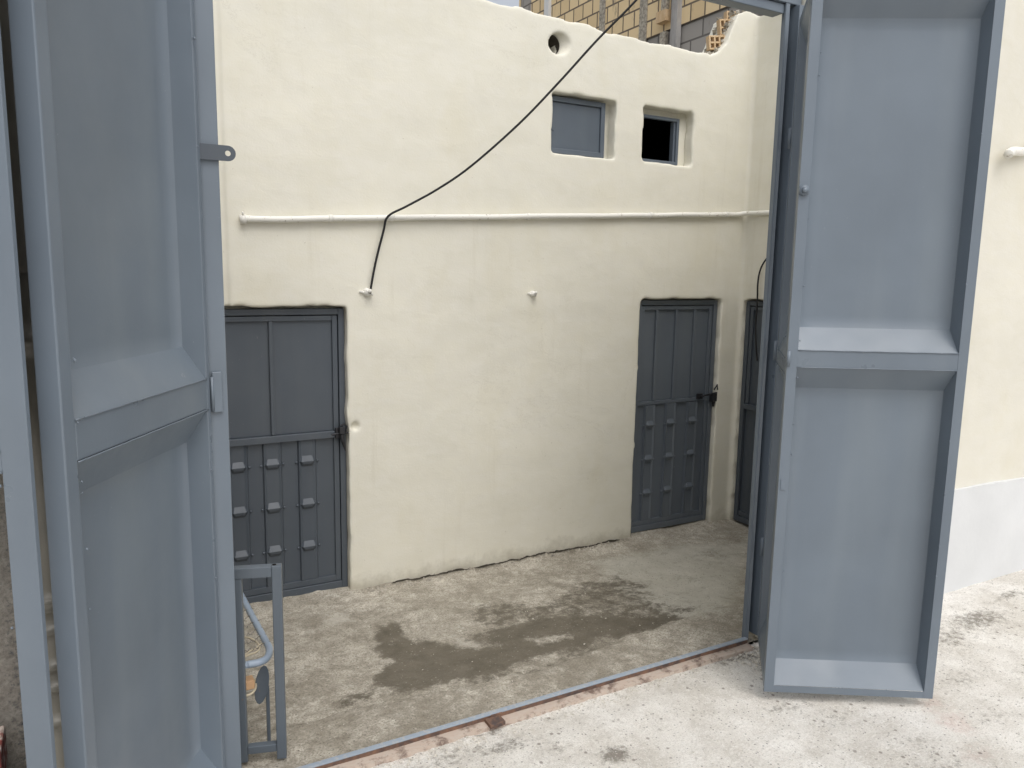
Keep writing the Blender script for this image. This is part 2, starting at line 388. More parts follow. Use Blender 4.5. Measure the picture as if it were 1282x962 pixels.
def damp_crackf(x, y):
    d = .50 if y < apron(x) else .33
    for cx, cy, r, a in ((-2.2, .6, .35, .4), (-1.6, 1.2, .3, .25), (-.9, .15, .35, .35), (-1.7, .12, .3, .3), (-.2, 1.05, .3, .3), (-2.0, 1.3, .2, .2), (.9, 1.15, .12, .35), (.05, .15, .15, .3)):
        d += a*math.exp(-((x-cx)**2+(y-cy)**2)/r**2)
    if y > WY-.045 and -1.42 < x < .55: d += .75*max(0, min(1, .6+wob((x, 0), 6, 1.2)))  # also paints the dark gap at the wall foot into the floor colour
    return d
sm_ = lambda x, y: max(0, min(1, .5+inpoly(x, y, smoothP)/.12))*.85
o = grid('courtyard_floor', [-6.4, -5, -4]+frange(-3.3, 1.62, .014), frange(-.030, 1.9, .014), zfloor, {'wet': wetf, 'pale': palef, 'damp_crack': damp_crackf, 'smooth': sm_}, 'floor')
tag(o, kind='structure')
def blob(px, py, rx, ry, a, z=0):
    h = hit(px, py, 2, z); return (h.x, h.y, rx, ry, a)
darks = [blob(770, 945, .07, .05, .75), blob(700, 935, .10, .06, .3), blob(640, 930, .12, .05, .45), blob(560, 950, .2, .06, .35), blob(1225, 775, .22, .10, .60), blob(1265, 745, .15, .04, .55), blob(1190, 800, .15, .1, .4),
         blob(960, 830, .10, .10, .45), blob(920, 822, .12, .04, .4), blob(985, 885, .15, .06, .35), blob(1045, 900, .15, .05, .3), blob(1150, 925, .12, .05, .28), blob(1200, 850, .2, .08, .3), blob(620, 912, .04, .03, .5), blob(1240, 900, .1, .05, .3), blob(1180, 960, .2, .08, .3)]
pinks = [blob(1165, 880, .10, .05, .55), blob(1225, 945, .10, .06, .5), blob(1200, 910, .09, .07, .6), blob(1185, 895, .12, .05, .35), blob(480, 950, .3, .04, .45)]
def sumf(L): return lambda x, y: sum(1.35*a*math.exp(-((x-cx)/rx)**2-((y-cy)/ry)**2) for cx, cy, rx, ry, a in L if abs(x-cx) < 3*rx and abs(y-cy) < 3*ry)
dks = sumf(darks)
def darkf(x, y): return dks(x, y)+(.30*max(0, 1+(y+.06)/.10) if y > -.16 else 0)
def zst(x, y):
    if y < -6 or abs(x) > 6: return 0
    return (-.012 if y > -.13 else -.012*max(0, 1-(-.13-y)/.15))+wob((x, y), 2, .005, 11)+wob((x, y), 10, .004, 12)+wob((x, y), 35, .002, 13)+(max(0, wob((x, y), 28, .010, 14)) if y > -.12 and x < 0 else 0)
xs = [-60, -20, -8] + frange(-3.6, 3.2, .02) + [8, 20, 60]; ys = [-60, -20, -8, -4] + frange(-2.2, -.04, .02)
o = grid('street_pavement', xs, ys, zst, {'dark': darkf, 'pink': sumf(pinks)}, 'street'); tag(o, kind='structure')

# ------------------------------------------------------------------ courtyard building
house = empty('courtyard_house', (0, WY, FZ))
tag(house, 'cream plastered courtyard house with grey metal doors and ragged top edge', 'building')
HO = Vector((0, WY, FZ))
def rebase(o, off=HO):            # meshes are written in world coordinates: shift the child so that it stays there
    o.location = -off; return o
top = [(-6.4, 3.40), (-1.2, 3.42), (-.896, 3.385), (-.692, 3.365), (-.48, 3.355), (-.397, 3.359), (-.245, 3.344), (-.053, 3.342), (.098, 3.338), (.222, 3.319), (.414, 3.322), (.613, 3.309), (.75, 3.319), (.927, 3.304), (1.11, 3.308), (1.18, 3.335), (1.251, 3.404), (1.296, 3.512), (1.347, 3.627), (1.50, 3.65), (1.80, 3.62)]
tt = []
for (a, b), (c, d) in zip(top, top[1:]):
    m = max(1, int((c-a)/.035))
    for j in range(m):
        u = a+(c-a)*j/m; v = b+(d-b)*j/m; jag = .010 if u < .9 else .034
        tt.append((u, v+wob((u, 0), 8, jag)+wob((u, 5), 28, jag*.8)))
tt.append(top[-1])
back = MB(); back.prism([(-6.4, -.35), (1.80, -.35)]+tt[::-1], 'y', WY, WY+.26)
side = []
for i in range(41):
    y = WY+.2-1.8*i/40; side.append((y, 3.63-.05*max(0, (WY-y))+wob((y, 2), 6, .02)+wob((y, 7), 25, .012)))
back.prism([(WY+.2, -.35), (.06, -.35)]+side[::-1][:], 'x', 1.53, 1.79)
LD = (-2.345, -1.505, FZ-.2, 1.583); RD = (.585, 1.345, FZ-.2, 1.615); TD = (.86, 1.668, FZ-.2, 1.61)
W1 = (-.175, .318, 2.535, 2.905); W2 = (.545, .985, 2.540, 2.905)
back_cuts = [MB().prism(round_rect(*LD[:2], LD[2], LD[3], .02, .010, 1), 'y', WY-.1, WY+.12),
    MB().prism(round_rect(*RD[:2], RD[2], RD[3], .035, .010, 2), 'y', WY-.1, WY+.12),
    MB().prism(round_rect(TD[0], TD[1], TD[2], TD[3], .02, .012, 3), 'x', 1.4, 1.63),
    MB().prism(round_rect(*W1, .014, .010, 4), 'y', WY-.1, WY+.10),
    MB().prism(round_rect(*W2, .024, .012, 6), 'y', WY-.1, WY+.10), MB().box(W2[0]-.14, W2[1]+.14, WY+.085, WY+.4, W2[2]-.06, W2[3]+.06),
    MB().prism([(-6.6, -.5), (-2.135, -.5), (-2.135, 4), (-6.6, 4)], 'y', WY-.2, WY+.014)]
hp = hit(690, 54, 1, WY)
c = MB(); c.tube([hp+Vector((.115, -.06, .01)), hp+Vector((.02, .05, 0)), hp+Vector((-.01, .36, -.06))], [.070, .064, .060], 16); back_cuts.append(c)
# chipped plaster beside the left door latch
cp = hit(446, 534, 1, WY); c = MB()
c.tube([cp+Vector((-.03, -.06, 0)), cp+Vector((.0, .0, 0)), cp+Vector((-.01, .03, 0))], [.06, .034, .012], 7); back_cuts.append(c)
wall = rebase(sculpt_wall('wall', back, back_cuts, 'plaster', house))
# left return wall of the courtyard (out of the picture)
rebase(MB().box(-6.65, -6.4, .16, WY+.26, -.3, 3.3).build('side_wall', 'plaster', house))
# dark rooms behind the open window and the hole
rebase(MB().poly([(-1, WY+.24, 2.2), (1.7, WY+.24, 2.2), (1.7, WY+2, 2.2), (-1, WY+2, 2.2), (-1, WY+.24, 3.28), (1.7, WY+.24, 3.28), (1.7, WY+2, 3.28), (-1, WY+2, 3.28)],
    [(0, 1, 2, 3), (4, 5, 6, 7), (1, 2, 6, 5), (2, 3, 7, 6), (3, 0, 4, 7)]).build('attic_room', 'dark', house))
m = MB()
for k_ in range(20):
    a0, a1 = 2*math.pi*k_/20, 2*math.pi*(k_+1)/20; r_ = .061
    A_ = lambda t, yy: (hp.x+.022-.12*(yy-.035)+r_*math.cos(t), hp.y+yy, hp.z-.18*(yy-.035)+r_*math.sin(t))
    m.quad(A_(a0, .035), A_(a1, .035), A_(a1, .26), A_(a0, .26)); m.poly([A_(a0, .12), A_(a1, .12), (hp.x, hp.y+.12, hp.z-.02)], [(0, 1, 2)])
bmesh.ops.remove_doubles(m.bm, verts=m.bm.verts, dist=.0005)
rebase(m.build('hole_liner', 'near_black', house, True))  # near-black liner and inner disc inside the wall hole
# pipe along the wall
PZ = lambda x: 2.036+(x+2.06)*.2/3.6
pp = [(x, WY-.022+wob((x, 0), 1.5, .006), PZ(x)+wob((x, 4), 2.5, .010)) for x in frange(-2.06, 1.44, .1)]
pp += [(1.485, WY-.035, 2.240), (1.505, WY-.07, 2.240), (1.508, WY-.20, 2.236), (1.508, WY-.6, 2.228), (1.508, WY-1.3, 2.22)]
pipe = MB().tube(spline(pp, 3), .0175, 12).build('pipe', 'pipe', house, True); rebase(pipe)
for x in (-1.60, -1.25, -.35, .62, 1.32):
    rebase(MB().tube([(x-.012, WY-.022, PZ(x)), (x+.012, WY-.022, PZ(x))], .0205, 12).build('pipe_joint', 'pipe', house, True))
m = MB(); m.tube([(-2.075, WY-.02, 2.035), (-2.045, WY-.022, 2.037)], .024, 12); m.tube([(-2.06, WY-.03, 2.05), (-2.064, WY-.045, 2.072)], .005, 6)
rebase(m.build('pipe_end', 'pipe', house, True), HO)
# plastered stubs of old fixings
for px, py, s in ((459, 366, 1.), (666, 368, .8)):
    q = hit(px, py, 1, WY); m = MB()
    m.tube([q+Vector((0, .02, 0)), q+Vector((0, -.012, 0)), q+Vector((.004, -.035, .002))], [.030*s, .024*s, .017*s], 9)
    m.tube([q+Vector((.0, -.03, 0)), q+Vector((.008, -.05, .012))], .010*s, 6)
    m.tube([q+Vector((-.045*s, -.006, .004)), q+Vector((.03*s, -.02, -.012))], .008*s, 6)
    rebase(m.build('wall_stub', 'pipe', house, True), HO)

def embossed(m, x, z, w=.085, h=.07, d=.024, y0=0):
    """pressed hexagonal boss facing -Y with a little dimple each side"""
    a, b = w/2, h/2
    V = [(x-a, y0, z), (x-a*.55, y0, z+b), (x+a*.55, y0, z+b), (x+a, y0, z), (x+a*.6, y0, z-b*.95), (x-a*.6, y0, z-b*.95), (x-a*.72, y0-d, z+b*.02), (x+a*.72, y0-d, z+b*.02), (x+a*.5, y0-d*.8, z-b*.45), (x-a*.5, y0-d*.8, z-b*.45)]
    m.poly(V, [(0, 1, 6), (1, 2, 7, 6), (2, 3, 7), (3, 4, 8, 7), (4, 5, 9, 8), (5, 0, 6, 9), (6, 7, 8, 9)])
    for sx in (-1, 1):
        cx = x+sx*(a+.012); r = .009
        ring = [(cx+r*math.cos(t*math.pi/3), y0, z-.004+r*math.sin(t*math.pi/3)) for t in range(6)]+[(cx, y0-.010, z-.004)]
        m.poly(ring, [(i, (i+1) % 6, 6) for i in range(6)])
def steel_door(parent, name, x0, x1, z0, z1, zr, mull, cols, bosses, mat, rb=.09, fr=.035, bw=.098, bh=.066, label=None, ridge=.012, rail=.020):
    """sheet-steel door facing -Y at y=0 of its own frame"""
    f = MB(); f.box(x0, x0+fr, -.02, .03, z0, z1); f.box(x1-fr, x1, -.02, .03, z0, z1)
    f.box(x0+fr, x1-fr, -.019, .03, z1-fr, z1); f.box(x0+fr, x1-fr, -.019, .03, z0, z0+rb*.5)
    d = f.build(name, mat, parent, bevel=.003)
    if label: d['label'] = label
    a, b = x0+fr+.004, x1-fr-.004
    u = MB(); u.box(a, b, .004, .02, zr+.02, z1-fr-.004)
    u.box(a, a+.03, -.012, .0038, zr+.022, z1-fr-.006); u.box(b-.03, b, -.012, .0038, zr+.022, z1-fr-.006)
    u.box(a+.0302, b-.0302, -.0115, .0038, z1-fr-.034, z1-fr-.006)
    for mx, mw in mull: u.box(mx-mw/2, mx+mw/2, -.014, .0038, zr+.0222, z1-fr-.0345)
    u.box(a, b, -.024 if rail > .015 else -.0128, .02, zr-rail, zr+.0195)
    up = u.build('upper_panel', mat, d, bevel=.003)
    l = MB(); zb, zt = z0+rb*.5+.002, zr-rail-.0005
    l.box(a, b, .004, .02, zb, zt); l.box(b-.03, b, -.012, .0038, zb+.002, zt); l.box(a+.001, b-.0305, -.011, .0038, zb+.001, zb+.035)
    for cx, cw in cols:                                   # raised trapezoid pleats with a sharp fold on the left
        l.prism([(cx-cw/2, .0035), (cx-cw/2+.006, -ridge), (cx-cw/2+.02, -ridge*.55), (cx+cw/2-.02, -ridge*.55), (cx+cw/2-.006, -ridge*.9), (cx+cw/2+.003, .0035)], 'z', zb+.036, zt-.002)
        for bz in bosses: embossed(l, cx, bz, bw, bh, .018, -ridge*.5)
    l.build('lower_panel', mat, d, bevel=.0015)
    return d
def put(d, loc, rz=0):
    d.location = Vector(loc)-HO; d.rotation_euler = (0, 0, rz)
d = steel_door(house, 'door', LD[0]+.012, LD[1]-.004, FZ+.01, 1.565, .835, [(-1.92, .022)], [(-2.115, .105), (-1.93, .105), (-1.735, .105)], [.69, .435, .18], 'door', label='left metal door with plain upper panes, padlocked, its lower half pressed with bosses')
put(d, (0, WY+.07, 0))
m = MB(); q = Vector((-1.50, -.03, .90))
m.tube([(-1.60, -.045, .84), (-1.49, -.045, .845)], .006, 8); m.box(-1.575, -1.535, -.042, -.024, .815, .875); m.tube([(-1.55, -.055, .89), (-1.53, -.06, .90), (-1.515, -.058, .885), (-1.52, -.055, .85)], .006, 8)
m.box(-1.56, -1.53, -.075, -.048, .845, .885); m.tube([(-1.545, -.06, .84), (-1.54, -.065, .80), (-1.525, -.06, .74)], [.014, .012, .004], 8)
m.build('latch', 'lock', d, bevel=.002)
d = steel_door(house, 'door', RD[0]+.006, RD[1]-.008, FZ+.02, 1.603, .855, [(.775, .022), (.955, .02), (1.13, .022)], [(.745, .10), (.94, .10), (1.15, .10)], [.70, .445, .19], 'door_far', bw=.082, bh=.062, ridge=.020, rail=.008, label='far metal door with four narrow upper strips and pressed bosses below, bolted')
put(d, (0, WY+.055, 0))
m = MB(); m.tube([(1.20, -.045, .885), (1.36, -.045, .905)], .007, 8); m.box(1.17, 1.22, -.04, -.024, .865, .905)
m.box(1.30, 1.345, -.06, -.024, .84, .90); m.tube([(1.31, -.06, .93), (1.33, -.07, .97), (1.345, -.06, .93)], .006, 8); m.tube([(1.33, -.045, .86), (1.325, -.045, .80)], [.014, .008], 7)
m.build('latch', 'lock', d, bevel=.002)
# third door on the return wall (faces -X)
t0 = WY-TD[1]; t1 = WY-TD[0]
d = steel_door(house, 'door', t0+.006, t1-.006, FZ+.01, 1.60, .80, [(t0+.25, .02), (t0+.45, .02)], [(t0+.22, .10), (t0+.42, .1), (t0+.62, .1)], [.65, .4, .15], 'door', label='third metal door round the corner, mostly hidden by the gate post')
put(d, (1.53+.05, WY, 0), -math.pi/2)
# windows
x0, x1, z0, z1 = W1
f = MB(); a, b, c_, e = x0-.01, x1-.055, z0+.008, z1-.012; t = .032
f.box(a, a+t, 0, .03, c_, e); f.box(b-t, b, 0, .03, c_, e); f.box(a+t, b-t, .0005, .03, e-t, e); f.box(a+t, b-t, .0005, .03, c_, c_+t)
wd = f.build('window', 'shutter', house, bevel=.003); put(wd, (0, WY+.045, 0)); wd['label'] = 'window closed with a grey metal shutter'
p = MB(); p.box(a+t+.002, b-t-.002, .014, .024, c_+t+.002, e-t-.002); p.build('shutter', 'shutter', wd)
p = MB(); p.prism([(a-.0, 2.70), (a+.05, 2.675), (a+.01, 2.71)], 'y', -.008, -.001); p.build('catch', 'shutter', wd)
x0, x1, z0, z1 = W2
f = MB(); a, b, c_, e = x0-.01, x1-.085, z0+.006, z1-.045; t = .022
f.box(a, a+t, 0, .03, c_, e); f.box(b-t, b, 0, .05, c_, e); f.box(a+t, b-t, .0005, .03, e-t, e); f.box(a+t, b-t, .0005, .03, c_, c_+t)
f.box(b-t-.018, b-t-.001, .012, .05, c_+t, e-t)
wd = f.build('window', 'shutter', house, bevel=.003); put(wd, (0, WY+.05, 0)); wd['label'] = 'open unglazed window, black inside'
p = MB(); p.box(b+.001, x1+.03, .030, .052, z0-.03, z1+.03); p.box(a-.03, b, .0305, .052, e+.001, z1+.03); p.build('window_surround', 'plaster', wd)
# broken skirt of plaster at the foot of the wall (crack line)
m = MB()
for i in range(150):
    x = random.uniform(-1.48, .57); 
    zz = zfloor(x, WY-.03); s = random.uniform(.005, .016); y = WY-random.uniform(.0, .06)
    ring = [(x+s*random.uniform(.6, 1.6)*math.cos(t), y+s*random.uniform(.5, 1)*math.sin(t), zz-.004) for t in (0, 1.3, 2.5, 3.8, 5)]+[(x, y, zz+s*random.uniform(.5, 1.2))]
    m.poly(ring, [(0, 1, 5), (1, 2, 5), (2, 3, 5), (3, 4, 5), (4, 0, 5)])
o = m.build('rubble_crumbs', 'mortar'); tag(o, 'loose plaster crumbs along the foot of the cream wall', 'rubble', kind='stuff')

# near-black ribbon standing for the dark gap where the plaster has parted from the floor
m = MB(); P_ = []
for i in range(121):
    x = -1.25+1.72*i/120; P_.append((x, WY-.022+wob((x, 0), 7, .014)+wob((x, 1), 40, .005), max(0, .0035+wob((x, 4), 9, .007)+wob((x, 8), 35, .004))))
for (xa, ya, wa), (xb, yb, wb) in zip(P_, P_[1:]):
    if wa <= 0 and wb <= 0: continue
    za, zb = zfloor(xa, ya)+.005, zfloor(xb, yb)+.005
    m.poly([(xa, ya, za), (xb, yb, zb), (xb, yb+.006, zb+wb*1.6+.001), (xa, ya+.006, za+wa*1.6+.001)], [(0, 1, 2, 3)])
rebase(m.build('crack_line', 'near_black', house))['kind'] = 'stuff'

# hollow clay bricks sticking out of the broken wall end
def hollow_brick(loc, L, H, rot, label):
    m = MB(); t = .012; nx, nz = 3, 2
    D = .045
    for i in range(nx+1):
        x = i*(L-t)/nx; m.box(x, x+t, 0, D, 0, H)
    for j in range(nz+1):
        z = j*(H-t)/nz
        for i in range(nx):
            xa = i*(L-t)/nx+t; xb = (i+1)*(L-t)/nx; m.box(xa, xb, .0006, D, z, z+t)
    o = m.build('hollow_brick', 'clay', None, bevel=.002); o.location = loc; o.rotation_euler = (rot*.3, rot, -.22)
    tag(o, label, 'brick', 'broken hollow bricks on the wall top'); return o
q = hit(893, 62, 1, WY+.06); hollow_brick((q.x-.02, WY+.075, q.z-.0), .13, .095, -.10, 'broken hollow clay brick lowest on the ragged end of the wall top')
q = hit(908, 45, 1, WY+.06); hollow_brick((q.x-.025, WY+.08, q.z+.0), .12, .115, -.12, 'broken hollow clay brick standing in the middle of the ragged wall end')
q = hit(913, 29, 1, WY+.06); hollow_brick((q.x+.0, WY+.085, q.z+.015), .10, .075, -.05, 'broken hollow clay brick highest on the ragged wall end')
m = MB()
for i in range(90):
    u = random.random(); i0 = int(u*4.99)
    P = [(1.02, 3.315), (1.16, 3.325), (1.24, 3.40), (1.29, 3.52), (1.34, 3.63), (1.46, 3.655)]
    f_ = u*5-i0; x = P[i0][0]+(P[i0+1][0]-P[i0][0])*f_; z = P[i0][1]+(P[i0+1][1]-P[i0][1])*f_
    y = WY+random.uniform(.03, .2); s = random.uniform(.008, .028)
    V = [(x+s*random.uniform(-1, 1), y+s*random.uniform(-1, 1), z+s*random.uniform(-1, 1.1)) for _ in range(6)]
    bm = bmesh.new(); vv = [bm.verts.new(v) for v in V]; bmesh.ops.convex_hull(bm, input=vv)
    idx = {v: i for i, v in enumerate(bm.verts)}; m.poly([v.co.copy() for v in bm.verts], [[idx[v] for v in f.verts] for f in bm.faces]); bm.free()
rebase(m.build('broken_masonry', 'mortar', house))['kind'] = 'stuff'

# ------------------------------------------------------------------ neighbour's unfinished block building
nb = empty('block_building', (3.6, 6, -.3)); tag(nb, 'unfinished tan and grey block building rising behind the courtyard wall', 'building')
NO = Vector((3.6, 6, -.3))
def nbp(m, name, mat): o = m.build(name, mat, nb); o.location = -NO; return o
nbp(MB().box(3.6, 9, 1.9, 8.95, 4.72, 9.5), 'upper_wall', 'tan')
nbp(MB().box(3.62, 9, 1.9, 8.95, -.3, 4.72), 'lower_wall', 'greyblock')
def ycol(px, py): return hit(px, py, 0, 3.58).y
for px, py, wd_, pr, mat in ((686, 10, .13, .05, 'dado'), (753, 20, .13, .012, 'mortar'), (804, 30, .15, .012, 'mortar'), (848, 20, .11, .07, 'concrete'), (658, 5, .3, .012, 'greyblock')):
    y = ycol(px, py); nbp(MB().box(3.6-pr, 3.6, y-wd_/2, y+wd_/2, 4.0, 9.4), 'column', mat)
y = ycol(838, 25)
m = MB()
for i in range(22):                                 # toothed brick ends beside the column
    z = 4.6+i*.205
    if i > 12: break
    if i % 2: nbp(MB().box(3.50, 3.598, y-.02, y+.16, z, z+.13), 'toothed_brick', 'clay')
    else: nbp(MB().box(3.54, 3.5975, y+.03, y+.12, z-.06, z+.10), 'toothed_brick', 'mortar')
# ------------------------------------------------------------------ street walls beside the gate
ow = empty('street_wall', (1.5, 0, 0)); tag(ow, 'cream street wall with a pale grey dado, right of the open gate leaf', 'wall')
m = MB(); m.box(.135, 7, -.09, .15, -.3, 3.5); m.box(.052, .20, -.075, .006, -.3, 3.5)
wl = sculpt_wall('plaster_face', m, [], 'plaster_out', ow, .03, .010); wl.location = (-1.5, 0, 0)
q1 = hit(1198, 612, 1, -.10); q2 = hit(1282, 598, 1, -.10)
sl_ = (q2.z-q1.z)/(q2.x-q1.x); zA = q1.z+sl_*(.1-q1.x)
m = MB(); N_ = 60
for i in range(N_):
    xa = .10+i*.11; xb = xa+.11
    za = zA+sl_*min(xa, 2.6)+wob((xa, 0), 3, .006); zb = zA+sl_*min(xb, 2.6)+wob((xb, 0), 3, .006)
    m.poly([(xa, -.108, -.05), (xb, -.108, -.05), (xb, -.108, zb), (xa, -.108, za), (xa, -.05, -.05), (xb, -.05, -.05), (xb, -.05, zb), (xa, -.05, za)], [(0, 1, 2, 3), (3, 2, 6, 7), (0, 4, 5, 1)])
bmesh.ops.remove_doubles(m.bm, verts=m.bm.verts, dist=.0005)
o = m.build('dado', 'dado', ow); o.location = (-1.5, 0, 0)
q = hit(1263, 190, 1, -.16); m = MB()
m.tube(spline([q+Vector((0, -.0, -.015)), q+Vector((.03, .01, .0)), q+Vector((.10, .03, .015)), q+Vector((.24, .045, .03)), q+Vector((.30, .05, .10)), q+Vector((.31, .05, .5)), q+Vector((.31, .05, 1.3))], 5), .024, 10)
o = m.build('pipe_stub', 'pipe', ow, True); o.location = (-1.5, 0, 0)
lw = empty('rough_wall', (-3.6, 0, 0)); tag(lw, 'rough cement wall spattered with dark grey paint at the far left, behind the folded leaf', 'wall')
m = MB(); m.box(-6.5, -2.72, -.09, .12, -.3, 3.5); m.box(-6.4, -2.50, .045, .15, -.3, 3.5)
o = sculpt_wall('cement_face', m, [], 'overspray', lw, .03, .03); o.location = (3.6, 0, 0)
q = hit(1, 925, 1, -.16)
m = MB(); m.box(q.x-.20, q.x+.012, -.30, -.15, q.z-.07, q.z+.035); o = m.build('red_brick', 'red', None, bevel=.006)
m = MB(); m.box(q.x-.24, q.x+.005, -.34, -.12, -.02, q.z-.0705); o2 = m.build('cement_block', 'cement', None, bevel=.01)
tag(o, 'chipped red brick on a cement block at the bottom left edge', 'brick'); tag(o2, 'grey cement block under the red brick at the bottom left', 'block')

# ------------------------------------------------------------------ gate frame
gf = empty('steel_gateway', (-1.2, 0, 0)); tag(gf, 'grey blue steel gate frame with posts, lintel and worn threshold rail around the opening', 'gateway')
def gfp(m, name, mat, bevel=.003): o = m.build(name, mat, gf, bevel=bevel); o.location = (1.2, 0, 0); return o
GT = 2.945
XR, XL = -.045, -2.42
SY = -.040
m = MB(); m.box(XR, XR+.024, -.028, -.014, 0, GT+.03); m.box(XR+.0242, XR+.058, .004, .012, 0, GT+.03); m.box(XR+.016, XR+.0240, -.0138, .012, 0, GT+.03); m.box(XR+.0582, XR+.092, -.050, .012, .03, GT+.028)
gfp(m, 'post', 'gate')
m = MB(); m.box(XL-.058, XL, -.02, .03, 0, GT+.03); m.box(XL-.052, XL-.01, .0302, .06, 0, GT+.03); m.box(XL-.20, XL-.0585, .010, .030, 0, GT+.03)
gfp(m, 'post', 'gate')
m = MB(); m.box(XL-.058, XR+.092, -.0285, -.016, GT+.0305, GT+.075); m.box(XL, XR, -.0155, .05, GT-.012, GT+.028); m.box(XL-.05, XR+.09, -.0155, .05, GT+.0305, GT+.09)
gfp(m, 'lintel', 'gate')
# threshold: blue top edge, rusty face, primer-pink flange
m = MB(); m.box(XL, XR+.0, SY-.006, SY+.017, -.05, .0225); gfp(m, 'sill_face', 'rust', .0015)
m = MB(); m.box(XL, XR+.0, SY-.008, SY+.016, .023, .0285)
o = gfp(m, 'sill_edge', 'sill', .0015)
m = MB()
n = 60
for i in range(n):
    xa = XL+(XR-XL)*i/n; xb = XL+(XR-XL)*(i+1)/n
    f0 = .006+wob((xa, 0), 4, .004); f1 = .006+wob((xb, 0), 4, .004)
    m.poly([(xa, SY-.0065, f0), (xb, SY-.0065, f1), (xb, SY-.048+wob((xb, 1), 9, .006), f1-.003), (xa, SY-.048+wob((xa, 1), 9, .006), f0-.003), (xb, SY-.052+wob((xb, 1), 9, .006), -.02), (xa, SY-.052+wob((xa, 1), 9, .006), -.02)], [(0, 1, 2, 3), (3, 2, 4, 5)])
bmesh.ops.remove_doubles(m.bm, verts=m.bm.verts, dist=.0005)
gfp(m, 'sill_flange', 'primer', 0)
q = hit(622, 905, 2, .015)
m = MB(); m.box(q.x-.034, q.x+.034, SY-.062, SY-.0102, .002, .019); m.box(q.x-.005, q.x+.045, SY-.0112, SY-.0068, .010, .027)
gfp(m, 'bolt_plate', 'rust', .003)
# hasp tab with a hole on the left post
q = hit(280, 192, 1, -.03)
m = MB(); bm = m.bm
seg = 20; r_o, r_i = .023, .0085; cx, cz = q.x+.012, q.z
outer = []; inner = []
for i in range(seg):
    a = 2*math.pi*i/seg; ux, uz = math.cos(a), math.sin(a)
    ox = cx+r_o*ux; oz = cz+r_o*uz
    if ux < 0: ox = cx-.085*min(1, -ux*1.6); oz = cz+r_o*(1 if uz > 0 else -1)*min(1, abs(uz)*1.35)
    outer.append((ox, oz)); inner.append((cx+r_i*ux, cz+r_i*uz))
for yy in (-.034, -.029):
    pass
A = [bm.verts.new((u, -.034, v)) for u, v in outer]; B = [bm.verts.new((u, -.034, v)) for u, v in inner]
A2 = [bm.verts.new((u, -.029, v)) for u, v in outer]; B2 = [bm.verts.new((u, -.029, v)) for u, v in inner]
for i in range(seg):
    j = (i+1) % seg
    bm.faces.new((A[i], A[j], B[j], B[i])); bm.faces.new((A2[i], B2[i], B2[j], A2[j])); bm.faces.new((A[i], A2[i], A2[j], A[j])); bm.faces.new((B[i], B[j], B2[j], B2[i]))
gfp(m, 'hasp_tab', 'door', 0)

# ------------------------------------------------------------------ gate leaves
# local frame: x = along the leaf, y = away from the viewed face (recess direction), z up
def gate_leaf(origin, ang, L, zs, st_l, st_r, rails, label, bev=.09, dep=.07, groove=False, lower=True, flip=1, thick=.075, bevm=None):
    t = empty('gate_leaf', (origin[0], origin[1], 0), ang); tag(t, label, 'gate leaf')
    z0, z1 = zs; F = flip
    def bx(m, a, b, y0, y1, c, d): m.box(a, b, min(F*y0, F*y1), max(F*y0, F*y1), c, d)
    m = MB()
    bx(m, 0, st_l, 0, thick, z0, z1); bx(m, L-st_r, L, 0, thick, z0, z1)
    for a, b in rails: bx(m, st_l, L-st_r, .0008, thick-.01, a, b)
    if groove:
        g = groove
        bx(m, g[0], g[1], -.010, -.0005, z0, z1)
    m.build('leaf_frame', 'gate', t, bevel=.0035)
    rs = sorted(rails); k = 0
    for (a0, b0), (a1, b1) in zip(rs, rs[1:]):
        k += 1
        if not lower and k == 1: continue
        s = .008; xa, xb = st_l+.0005, L-st_r-.0005; za, zb = b0+.0005, a1-.0005; y1 = F*dep
        ia, ib, ja, jb = xa+s, xb-s, za+bev*.95, zb-bev
        p = MB(); nx, nz = 8, 24
        # gently dished sheet with sloping top and bottom bevels
        O = [p.bm.verts.new(v) for v in ((xa, F*.003, za), (xb, F*.003, za), (xb, F*.003, zb), (xa, F*.003, zb))]
        G = [[p.bm.verts.new((ia+(ib-ia)*i/nx, y1+F*.004*math.sin(math.pi*i/nx)*math.sin(math.pi*j/nz)*1.2, ja+(jb-ja)*j/nz)) for i in range(nx+1)] for j in range(nz+1)]
        for j in range(nz):
            for i in range(nx): p.bm.faces.new((G[j][i], G[j][i+1], G[j+1][i+1], G[j+1][i])).smooth = True
        p.bm.faces.new([O[0], O[1]]+[G[0][i] for i in range(nx, -1, -1)])
        p.bm.faces.new([O[2], O[3]]+[G[nz][i] for i in range(nx+1)])
        p.bm.faces.new([O[1], O[2]]+[G[j][nx] for j in range(nz, -1, -1)])
        p.bm.faces.new([O[3], O[0]]+[G[j][0] for j in range(nz+1)])
        p.build('sunk_panel', 'gate_sheet', t)
    for a, b in rs[1:-1]:
        for z in (a-.0012, b+.0012):
            MB().tube([(st_l+(L-st_l-st_r)*i/24, -F*(.0008+.001*abs(math.sin(i*2.3))), z+.0004*math.sin(i*1.7)) for i in range(25)], .0020, 6).build('weld_seam', 'gate', t, True)
    # weld beads where sheet meets frame
    rr = random.Random(int(L*1000))
    for _ in range(14):
        w_ = MB(); z = rr.uniform(z0+.1, z1-.1); x = rr.choice((st_l+.003, L-st_r-.003)); r = rr.uniform(.002, .005)
        for q_ in range(1):
            c = (x, -F*.001, z+q_*.010)
            w_.tube([(c[0], c[1]-F*r, c[2]-r), (c[0], c[1]-F*r*1.4, c[2]), (c[0], c[1]-F*r*.8, c[2]+r)], [r*.3, r, r*.3], 6)
        w_.build('weld_bead', 'gate', t, True)
    return t
